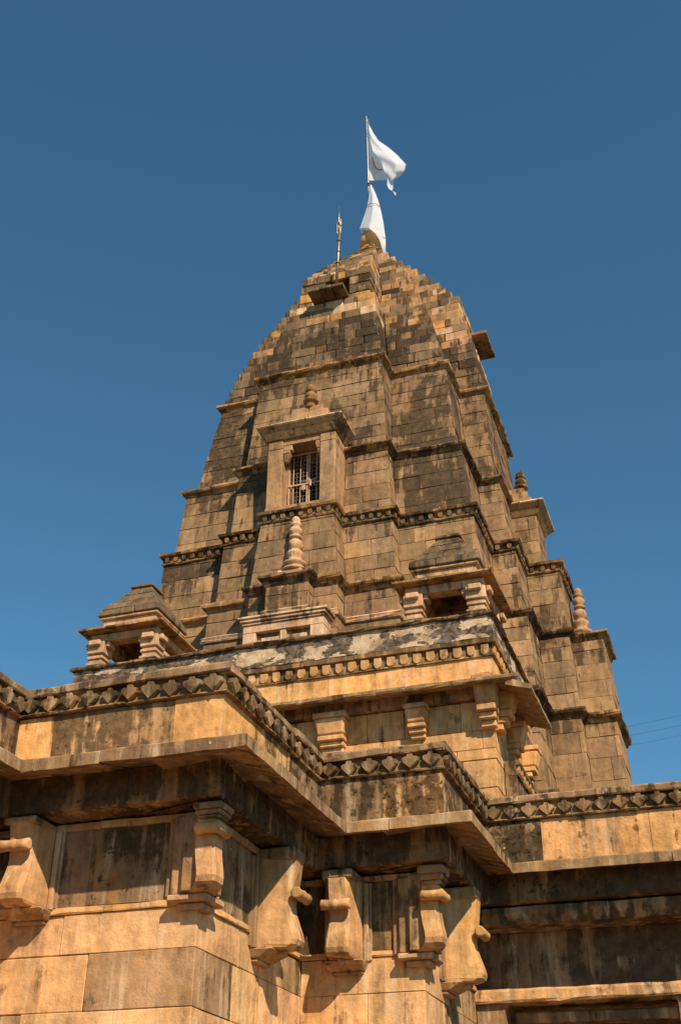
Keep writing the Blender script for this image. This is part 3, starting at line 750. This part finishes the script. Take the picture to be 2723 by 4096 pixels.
# parapet wall stones with their own stains
PW = {1: ([.38, 1.9], [(ORANGE, .35), (mixc(TAN, ORANGE, .25), .82), (ORANGE, .26)]), 0: ([2, 4], [(BROWN, .7)]*3),
      2: ([1.3, 2.1], [(ORANGE, .35), (mixc(TAN, ORANGE, .6), .5), (BROWN, .8)]), 3: ([.78], [(mixc(GREY, BROWN, .5), .72), (mixc(TAN, OCHRE, .3), .93)]),
      4: ([1.2], [(mixc(TAN, BROWN, .4), .85), (GREY, .9)]), 5: ([.72, 2.22, 3.7], [(mixc(BROWN, TAN, .3), .95), (mixc(ORANGE, TAN, .45), .38), (mixc(ORANGE, TAN, .2), .25), (ORANGE, .3)])}
for e, (cu, tt) in PW.items():
    L_ = (Vector(CAP[e+1])-Vector(CAP[e])).length; pieces = [0]+cu+[L_]
    k_ = [0]
    def tf(i, q, e=e, k_=k_, tt=tt): t = tt[min(k_[0], len(tt)-1)]; k_[0] += 1; return tnt(t[0], t[1], .06)
    run('parapet_stone', CAP, [(-.5, 6.0), (-.09, 6.0), (-.08, 6.68), (-.5, 6.68)], M_MOSS if e != 1 else M_STONE, hall, tf, edges=[e], cuts={e: cu}, jit=.004, gap=.006)
# frieze, cap and hearts
FZ = [(-.45, 6.685), (-.03, 6.685), (-.02, 6.70), (-.03, 6.715), (-.065, 6.72), (-.065, 6.905), (-.02, 6.915), (-.45, 6.915)]
run('frieze_stone', CAP, FZ, M_MOSS, hall, mt_(mixc(BROWN, OCHRE, .2), .55, .3), seg=1.15, jit=.006, oj=.01)
CP = [(-.45, 6.918), (.0, 6.918), (.012, 6.935), (.012, 7.0), (-.02, 7.03), (-.12, 7.04), (-.45, 7.03)]
run('cap_stone', CAP, CP, M_MOSS, hall, mt_(mixc(BROWN, TAN, .3), .5, .3), seg=1.15, jit=.008, oj=.018, zj=.008, cuts={1: [.45, 1.55], 3: [.9], 5: [.45, 1.9, 2.75]})
heart = [(0, -.105), (.045, -.06), (.095, -.005), (.105, .035), (.075, .055), (.035, .062), (.028, .095), (-.028, .095), (-.035, .062), (-.075, .055), (-.105, .035), (-.095, -.005), (-.045, -.06)]
hm = [ornament_mesh('heart_carving', [(x*a, z*b) for x, z in heart], .07, tnt(mixc(mixc(BROWN, GREY, .4), OCHRE, c_), .6)) for a, b, c_ in ((1.14, 1.06, .0), (1.18, 1.02, .05), (1.1, 1.08, .1), (1.15, 1.04, .3))]
orn_along('heart_carving', CAP, [0, 1, 2, 3, 4, 5], 6.81, -.065, .248, hm, M_MOSS, hall, margin=.05)
# eave slabs
CJ = [(-1.2, 5.93), (-.50, 6.0), (-.06, 5.885), (.0, 5.875), (.0, 6.005), (-.02, 6.02), (-.45, 6.06), (-1.2, 6.06)]
run('eave_slab', CHJ, CJ, M_STONE, hall, mt_(mixc(BROWN, TAN, .45), .38, .2), seg=1.5, jit=.007, gap=.012, zj=.006, oj=.012, cuts={1: [.15, .95], 2: [1.35, 2.2], 3: [.55], 4: [1.25], 5: [2.13, 3.3]})
# beam below the eaves and soffit
run('beam_stone', BEAM, [(-.9, 5.555), (-.03, 5.585), (0, 5.60), (0, 5.64), (.0, 5.985), (-.9, 5.92)], M_STONE, hall, mt_(mixc(BROWN, TAN, .3), .85, .15), seg=1.7, jit=.005)  # streaked stone, browned further to paint in the eave shade
run('soffit_moulding', WALL, [(-.1, 5.47), (.03, 5.47), (.05, 5.50), (.05, 5.542), (-.1, 5.542)], M_STONE, hall, mt_(TAN, .5, .2), seg=1.4, edges=[0, 1, 2, 3, 4])
# wall panels behind the brackets, ledge and wall stones
run('panel_stone', WALL, [(-.25, 4.64), (.0, 4.64), (.0, 5.468), (-.25, 5.468)], M_STONE, hall, mt_(mixc(BROWN, TAN, .2), .72, .1), seg=1.3, edges=[0, 1, 2, 3, 4], jit=.004)  # darkened panel tint stands in for deep shade under the eaves
run('ledge_stone', WALL, [(-.25, 4.565), (.025, 4.565), (.03, 4.58), (.022, 4.632), (-.25, 4.635)], M_STONE, hall, mt_(mixc(ORANGE, TAN, .4), .12), seg=1.2, edges=[0, 1, 2, 3, 4], jit=.007)
store = []
hz = [0.0, .5, 1.05, 1.55, 2.05, 2.55, 3.05, 3.57, 4.14, 4.562]
def hall_t(p):
    r = rnd.random(); c = mixc(mixc(ORANGE, PALE, .3), TAN, rnd.uniform(.1, .4)); g_ = .18+rnd.uniform(-.08, .12)
    if (p.x > -6.3 and 11.4 < p.y < 12.2 and 3.57 < p.z < 4.14): return tnt(mixc(BROWN, TAN, .7), .5, .03)
    if r < .14: c = mixc(BROWN, TAN, .55); g_ = .5
    elif r < .3: c = mixc(PALE, ORANGE, .7)
    return tnt(c, g_, .05)
for e in (0, 1, 2, 3, 4):
    masonry(lambda z, e=e: WALL[e], lambda z, e=e: WALL[e+1], hz, 1.05, hall_t, .25, ch=.007, gap=.005, store=store, phase=e, proud=.006, jit=.004)
emit(store, 'wall_stone', M_STONE, hall, 300)
# core and roof
mb = MB()
mb.box(WF, -20, -5.55, 11.6, 25, .0, 6.6, (*BROWN, .3), .01); mb.box(WF, -5.549, -3.97, 14.7, 24.9, .0, 6.6, (*BROWN, .3), .01)
mb.box(WF, -3.969, 4.0, 17.4, 24.8, 4.40, 6.6, (*BROWN, .3), .01); mb.box(WF, -20, -8.2, 0.5, 11.59, .0, 6.6, (*BROWN, .3), .01)
mb.box(WF, -3.968, 4.0, 20.4, 24.7, .0, 4.39, (*BROWN, .5), .01)
build('core', mb, M_STONE, hall)
# wing: lintels over the dark opening
WG = [(-3.9, 16.95), (3.5, 16.95)]
WP = [(-3.9, 17.33), (3.5, 17.33)]
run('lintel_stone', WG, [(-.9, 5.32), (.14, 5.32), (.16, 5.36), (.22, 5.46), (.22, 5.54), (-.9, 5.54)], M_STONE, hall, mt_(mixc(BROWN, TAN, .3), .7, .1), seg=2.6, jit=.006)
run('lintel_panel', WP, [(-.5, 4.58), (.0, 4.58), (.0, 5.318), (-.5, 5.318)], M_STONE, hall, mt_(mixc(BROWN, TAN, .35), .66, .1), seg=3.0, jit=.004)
run('lintel_ledge', WP, [(-.5, 4.405), (.03, 4.405), (.045, 4.43), (.045, 4.545), (.02, 4.578), (-.5, 4.578)], M_STONE, hall, mt_(mixc(TAN, ORANGE, .4), .2), cuts={0: [2.85]}, jit=.009)
Fw = frame(0, 17.33, 1, 0)
for u0, u1, sgn in ((-3.899, -3.50, 1), (-1.15, -.3, -1)):
    mb = MB()
    pts = [(u0, 0), (u1, 0), (u1, 4.02)] if sgn > 0 else [(u1, 0), (u0, 0), (u0, 4.02)]
    e = u1 if sgn > 0 else u0
    arc = [(e+sgn*(.0+.09*(1-math.cos(a))), 4.30+.10*math.sin(a)) for a in (0, .4, .8, 1.2, 1.57)]
    far = u0 if sgn > 0 else u1
    pr = [(far, 0), (e, 0), (e, 4.30)]+arc[1:]+[(far, 4.40)]
    mb.prism([[Fw(a, v_, z) for a, z in pr] for v_ in (-.55, -.04)], tnt(mixc(TAN, BROWN, .35), .3)); build('door_pier', mb, M_STONE, hall)
mb = MB(); mb.box(Fw, -3.4, -1.14, -.55, -.25, 4.16, 4.30, tnt(BROWN, .4), .02, .01); build('door_lintel', mb, M_STONE, hall)
# the scroll brackets
def bracket(F0, parent, dz=0.):
    F = lambda u, v, z: F0(u, v, z+dz*max(0, min(1, (5.54-z)/.38)))
    """F(u, v, z) with v = distance out of the wall"""
    mb = MB(); t = tnt(mixc(TAN, ORANGE, .3), .30, .05)
    st = [(5.50, .50, .17, .26), (5.30, .47, .17, .26), (5.16, .45, .165, .255), (5.02, .42, .16, .25), (4.92, .43, .165, .25), (4.80, .47, .17, .255), (4.68, .515, .175, .26), (4.60, .53, .175, .26), (4.545, .51, .17, .26), (4.515, .45, .165, .255), (4.50, .33, .16, .25)]
    rings = []
    for z, v, hf, hw in [(a_, b_, c_*.82, d_*.80) for a_, b_, c_, d_ in st]:
        rings.append([F(-hw, -.02, z), F(-hw*.97, .12, z), F(-hf-.01, v-.05, z), F(-hf+.03, v, z), F(hf-.03, v, z), F(hf+.01, v-.05, z), F(hw*.97, .12, z), F(hw, -.02, z)])
    mb.prism(rings, t)
    b = build('bracket', mb, M_STONE, parent)
    mb = MB(); mb.tube([F(-.187, .52, 5.105), F(-.18, .52, 5.105), F(-.10, .52, 5.105), F(-.035, .52, 5.105), F(.0, .52, 5.105), F(.035, .52, 5.105), F(.10, .52, 5.105), F(.18, .52, 5.105), F(.187, .52, 5.105)], [.045, .068, .060, .060, .070, .060, .060, .068, .045], tnt(mixc(TAN, ORANGE, .5), .05), 12)
    build('scroll', mb, M_STONE, b)
    mb = MB(); mb.box(F, -.205, .205, -.02, .50, 5.43, 5.543, tnt(mixc(TAN, BROWN, .4), .5), .02)
    build('bracket_cap', mb, M_STONE, b)
    mb = MB(); mb.frustum(F, (-.22, .22, -.02, .10), 4.40, (-.27, .27, -.02, .30), 4.498, tnt(TAN, .2), .012); mb.box(F, -.20, .20, -.02, .08, 4.36, 4.398, tnt(TAN, .2), .01)
    mb.box(F, -.035, .035, .02, .36, 4.44, 4.51, tnt(TAN, .2), .02)
    build('bracket_foot', mb, M_STONE, b)
    for s_ in (-1, 1):
        mb = MB(); a, c = sorted((s_*.212, s_*.28)); mb.box(F, a, c, -.02, .07, 4.50, 5.46, tnt(mixc(TAN, BROWN, .3), .4), .012)
        pl = build('side_plate', mb, M_STONE, b)
        mb = MB(); a, c = sorted((s_*.281, s_*.31)); mb.box(F, a, c, -.02, .03, 4.52, 5.46, tnt(mixc(TAN, BROWN, .3), .4), .006)
        build('side_plate', mb, M_STONE, b)
def corner_bracket(c, parent, dz=0.):
    X, Y = c; zf = lambda z: z+dz*max(0, min(1, (5.54-z)/.38)); t = tnt(mixc(TAN, ORANGE, .3), .30, .05); W_ = .215
    F = lambda u, v, z: Vector((X+u, Y-v, zf(z)))
    st = [(5.50, .31), (5.30, .29), (5.16, .275), (5.02, .255), (4.92, .26), (4.80, .285), (4.70, .315), (4.63, .325), (4.57, .31), (4.53, .26), (4.50, .18)]
    def ring(q, z): return [(X+q-W_, Y-.02, z), (X+q-W_, Y-q, z), (X+q-.03, Y-q, z), (X+q, Y-q+.03, z), (X+q, Y-q+W_, z), (X+.02, Y-q+W_, z)]
    mb = MB(); mb.prism([ring(p, zf(z)) for z, p in st], t); b = build('corner_bracket', mb, M_STONE, parent)
    for i, (a_, b_) in enumerate(((.38, .05), (.29, .11), (.13, .20))):
        mb = MB(); mb.box(F, -a_, b_, -a_, b_, 4.50+.004*i, 5.46+.006*i, tnt(mixc(TAN, BROWN, .5), .6), .014); build('side_plate', mb, M_STONE, b)  # plates tinted dark, their side shade put into the colour
    mb = MB(); q = .32
    mb.tube([(X+q-.245, Y-q+.005, zf(5.12)), (X+q-.235, Y-q, zf(5.12)), (X+q-.15, Y-q, zf(5.12)), (X+q-.02, Y-q, zf(5.12)), (X+q+.01, Y-q-.01, zf(5.12)), (X+q, Y-q+.02, zf(5.12)), (X+q, Y-q+.15, zf(5.12)), (X+q, Y-q+.235, zf(5.12)), (X+q-.005, Y-q+.245, zf(5.12))], [.045, .066, .058, .062, .068, .062, .058, .066, .045], tnt(mixc(TAN, ORANGE, .5), .05), 12)
    build('scroll', mb, M_STONE, b)
    for z0, z1, g_ in ((5.27, 5.33, .02), (5.331, 5.42, .045), (5.421, 5.541, .065)):
        mb = MB(); mb.box(F, .31-W_-g_, .31+g_, .31-W_-g_, .31+g_, z0, z1, tnt(mixc(TAN, BROWN, .5), .6), .022); build('bracket_cap', mb, M_STONE, b)
    mb = MB(); mb.box(F, -.30, .17, -.30, .17, 4.42, 4.497, tnt(TAN, .2), .02); build('bracket_foot', mb, M_STONE, b)
    mb = MB(); mb.box(F, -.2, .10, -.2, .10, 4.35, 4.418, tnt(TAN, .2), .015); build('bracket_foot', mb, M_STONE, b)
bracket(frame(-7.50, 11.5, 1, 0), hall, .11)
bracket(frame(-5.5, 13.18, 0, 1), hall, -.10)
bracket(frame(-4.87, 14.6, 1, 0), hall)
bracket(frame(-3.9, 15.62, 0, 1), hall, -.13)
corner_bracket((-5.5, 11.5), hall, .15); corner_bracket((-3.9, 14.6), hall, .06)

# =================================================================== FLAGS, STAFFS, WIRES
PX, PY = -8.25, 26.62
fp = MB(); fp.tube([(PX, PY, 29.4), (PX-.03, PY, 32.3), (PX-.08, PY, 35.15), (PX-.08, PY, 35.25)], [.035, .03, .022, .01], (1, 1, 1, 0))
o = build('flagpole', fp, M_STEEL); tag(o, 'thin flagpole rising from the finial at the top of the spire', 'flagpole')
def at_y(px, py, y):
    d = fw*FPX+rt*(px-1361.5)-up*(py-2048); s_ = y/d.y; return Vector((d.x*s_, y, CAMH+d.z*s_))
def I1(x, y): return (1100+x/1.568, 400+y/1.568)
def sheet(rows, name, depth, parent=None, nu=18, nv=6, wob=.02):
    """rows: list of image guide points (u positions) measured at the pole distance, with own depth per column"""
    mb = MB(); grid = []
    for r in range(len(rows)-1):
        for k in range(nv):
            t = k/nv; t2 = t*t*(3-2*t) if False else t
            grid.append([tuple(a_[i]*(1-t2)+b_[i]*t2 for i in range(3)) for a_, b_ in zip(rows[r], rows[r+1])])
    grid.append([tuple(p) for p in rows[-1]])
    pts = []
    for r in grid:
        line = []
        for i in range(len(r)-1):
            for k in range(nu//(len(r)-1)):
                t = k/(nu//(len(r)-1)); line.append(tuple(r[i][j]*(1-t)+r[i+1][j]*t for j in range(3)))
        line.append(r[-1]); pts.append(line)
    ids = []
    for a_, line in enumerate(pts):
        ids.append([mb.vert(at_y(*I1(x, y), PY+dy+wob*math.sin(a_*.55+i*.7)*(min(1, i/4)))) for i, (x, y, dy) in enumerate(line)])
    for a_ in range(len(ids)-1):
        for i in range(len(ids[0])-1): mb.face((ids[a_][i], ids[a_][i+1], ids[a_+1][i+1], ids[a_+1][i]), (1, 1, 1, 0), True)
    o = build(name, mb, M_CLOTH, parent)
    return o
# columns: pole edge, middle of back layer, fold (right extreme), middle of front layer, torn front edge
rows = [
    [(574, 118, 0), (576, 119, .02), (582, 121, .0), (581, 121, -.03), (580, 122, -.05)],
    [(569, 150, 0), (577, 152, .05), (590, 155, .02), (588, 155, -.05), (584, 156, -.07)],
    [(570, 200, 0), (592, 205, .10), (617, 207, .05), (606, 206, -.10), (590, 203, -.12)],
    [(573, 250, 0), (612, 252, .14), (648, 254, .08), (625, 255, -.16), (597, 258, -.18)],
    [(576, 310, 0), (640, 300, .18), (714, 300, .10), (665, 305, -.24), (612, 318, -.26)],
    [(579, 350, 0), (670, 345, .22), (770, 348, .10), (715, 348, -.32), (640, 352, -.30)],
    [(582, 400, 0), (680, 395, .24), (822, 405, .02), (760, 400, -.40), (668, 392, -.32)],
    [(585, 440, 0), (675, 440, .22), (814, 442, .0), (760, 450, -.38), (678, 430, -.33)],
    [(589, 475, 0), (660, 478, .20), (790, 472, -.02), (750, 485, -.30), (693, 468, -.32)],
    [(592, 505, 0), (650, 503, .16), (745, 502, .0), (728, 515, -.24), (706, 505, -.30)]]
fl = sheet(rows, 'flag', .3, nu=20, nv=4, wob=.03)
tag(fl, 'upper white pennant, triangular and folded over with a torn edge', 'flag')
tail = sheet([[(703, 505, -.30), (724, 508, -.22), (745, 500, -.05)], [(702, 535, -.28), (722, 540, -.2), (740, 535, -.1)], [(712, 555, -.26), (724, 558, -.2), (738, 552, -.12)], [(722, 563, -.24), (728, 566, -.2), (733, 568, -.16)], [(738, 572, -.22), (745, 578, -.2), (757, 582, -.18)], [(752, 598, -.22), (755, 600, -.2), (757, 598, -.18)]], 'torn_tail', .1, fl, nu=8, nv=3, wob=.02)
mb = MB(); mb.tube([at_y(*I1(x, y), PY+.02) for x, y in ((610, 360), (614, 372), (617, 388), (622, 405), (629, 420), (638, 431), (650, 437), (662, 438), (672, 434))], .028, (1, 1, 1, 0), 6); build('orange_cord', mb, M_TRIM, fl)
rows = [
    [(592, 528, -.02), (597, 526, -.05), (603, 530, -.02)],
    [(590, 570, -.06), (605, 568, -.14), (625, 575, -.05)],
    [(585, 620, -.10), (612, 615, -.22), (643, 620, -.08)],
    [(577, 665, -.14), (615, 655, -.30), (655, 662, -.12)],
    [(562, 715, -.18), (610, 710, -.40), (668, 715, -.18)],
    [(545, 765, -.24), (600, 765, -.48), (680, 775, -.25)],
    [(530, 808, -.28), (590, 803, -.56), (688, 840, -.34)],
    [(530, 813, -.28), (606, 818, -.58), (692, 865, -.38)]]
f2 = sheet(rows, 'flag', .3, nu=16, nv=5, wob=.018)
tag(f2, 'lower white cloth tied below the pennant and draped over the finial', 'flag')
sheet([[(606, 818, -.58), (650, 830, -.50), (692, 865, -.38)], [(632, 840, -.56), (662, 862, -.50), (693, 900, -.38)], [(655, 880, -.54), (676, 905, -.50), (693, 940, -.38)], [(668, 920, -.52), (680, 940, -.48), (693, 965, -.38)], [(678, 960, -.48), (684, 972, -.46), (688, 978, -.42)]], 'draped_end', .1, f2, nu=12, nv=4, wob=.02)
sheet([[(531, 810, -.28), (548, 806, -.1), (572, 803, .02)], [(538, 830, -.2), (552, 828, -.05), (568, 822, .04)], [(550, 848, -.08), (556, 846, 0.), (563, 842, .04)]], 'inner_fold', .1, f2, nu=6, nv=3, wob=.0)
mb = MB(); mb.tube([at_y(*I1(x, y), PY-d_) for x, y, d_ in ((584, 523, 0), (590, 521, .06), (597, 520, .08), (604, 522, .06), (608, 526, 0))], .022, (1, 1, 1, 0), 6); build('red_tie', mb, M_RED, f2)
mb = MB(); mb.tube([at_y(*I1(x, y), PY-d_) for x, y, d_ in ((579, 660, .18), (595, 650, .27), (612, 647, .34), (630, 650, .30), (656, 668, .16))], .009, (1, 1, 1, 0), 5); build('seam', mb, M_RED, f2)
# trident staff standing on the front niche slab
ts = thing('trident_staff', (-8.2, 23.3, 24.05), 'thin brass trident staff with rings standing on the slab below the summit', 'trident')
yt = 23.3
def I1y(x, y): return at_y(*I1(x, y), yt)
b_ = I1y(385, 1146); t_ = I1y(407, 790)
mb = MB(); mb.tube([b_, b_.lerp(t_, .5), t_], [.045, .040, .036], (1, 1, 1, 0), 10); build('shaft', mb, M_BRASS, ts)
for py in (1026, 955, 885):
    f_ = (1146-py)/(1146-790.); p = b_.lerp(t_, f_); mb = MB(); mb.lathe(tuple(p), [(.045, -.02), (.068, -.012), (.068, .012), (.045, .02)], (1, 1, 1, 0), 14); build('ring', mb, M_STEEL, ts)
p = I1y(409, 775); mb = MB(); mb.lathe(tuple(p), [(.03, -.12), (.045, -.08), (.055, -.0), (.045, .06), (.03, .1), (.035, .14), (.015, .2)], (1, 1, 1, 0), 12); build('knob', mb, M_BRASS, ts)
mb = MB(); mb.tube([I1y(399, 850), I1y(398, 800), I1y(400, 745), I1y(403, 658)], [.02, .028, .03, .004], (1, 1, 1, 0), 6)
mb.tube([I1y(397, 858), I1y(391, 830), I1y(388, 790), I1y(385, 750)], [.012, .018, .022, .006], (1, 1, 1, 0), 6)
mb.tube([I1y(400, 858), I1y(410, 830), I1y(412, 790), I1y(411, 748)], [.012, .018, .022, .006], (1, 1, 1, 0), 6); build('trident_head', mb, M_STEEL, ts)
# cables in the sky at right
def I6(x, y): return (1800+x/1.6988, 2200+y/1.6988)
for k, (a, b, lab) in enumerate((((1120, 1184), (1620, 1066), 'uppermost of the three thin cables crossing the sky at right'), ((1120, 1246), (1620, 1135), 'middle of the three thin cables crossing the sky at right'), ((1120, 1313), (1620, 1204), 'lowest of the three thin cables crossing the sky at right'))):
    A = at_y(*I6(*a), 42); B = at_y(*I6(*b), 42); d = B-A; P0 = A-d*1.5; P1 = B+d*3
    mb = MB(); mb.tube([P0.lerp(P1, t/10)-Vector((0, 0, .25*math.sin(math.pi*t/10))) for t in range(11)], 0.0045, (1, 1, 1, 0), 5)
    o = build('overhead_cable', mb, M_WIRE); tag(o, lab, 'cable', 'cables crossing the sky')
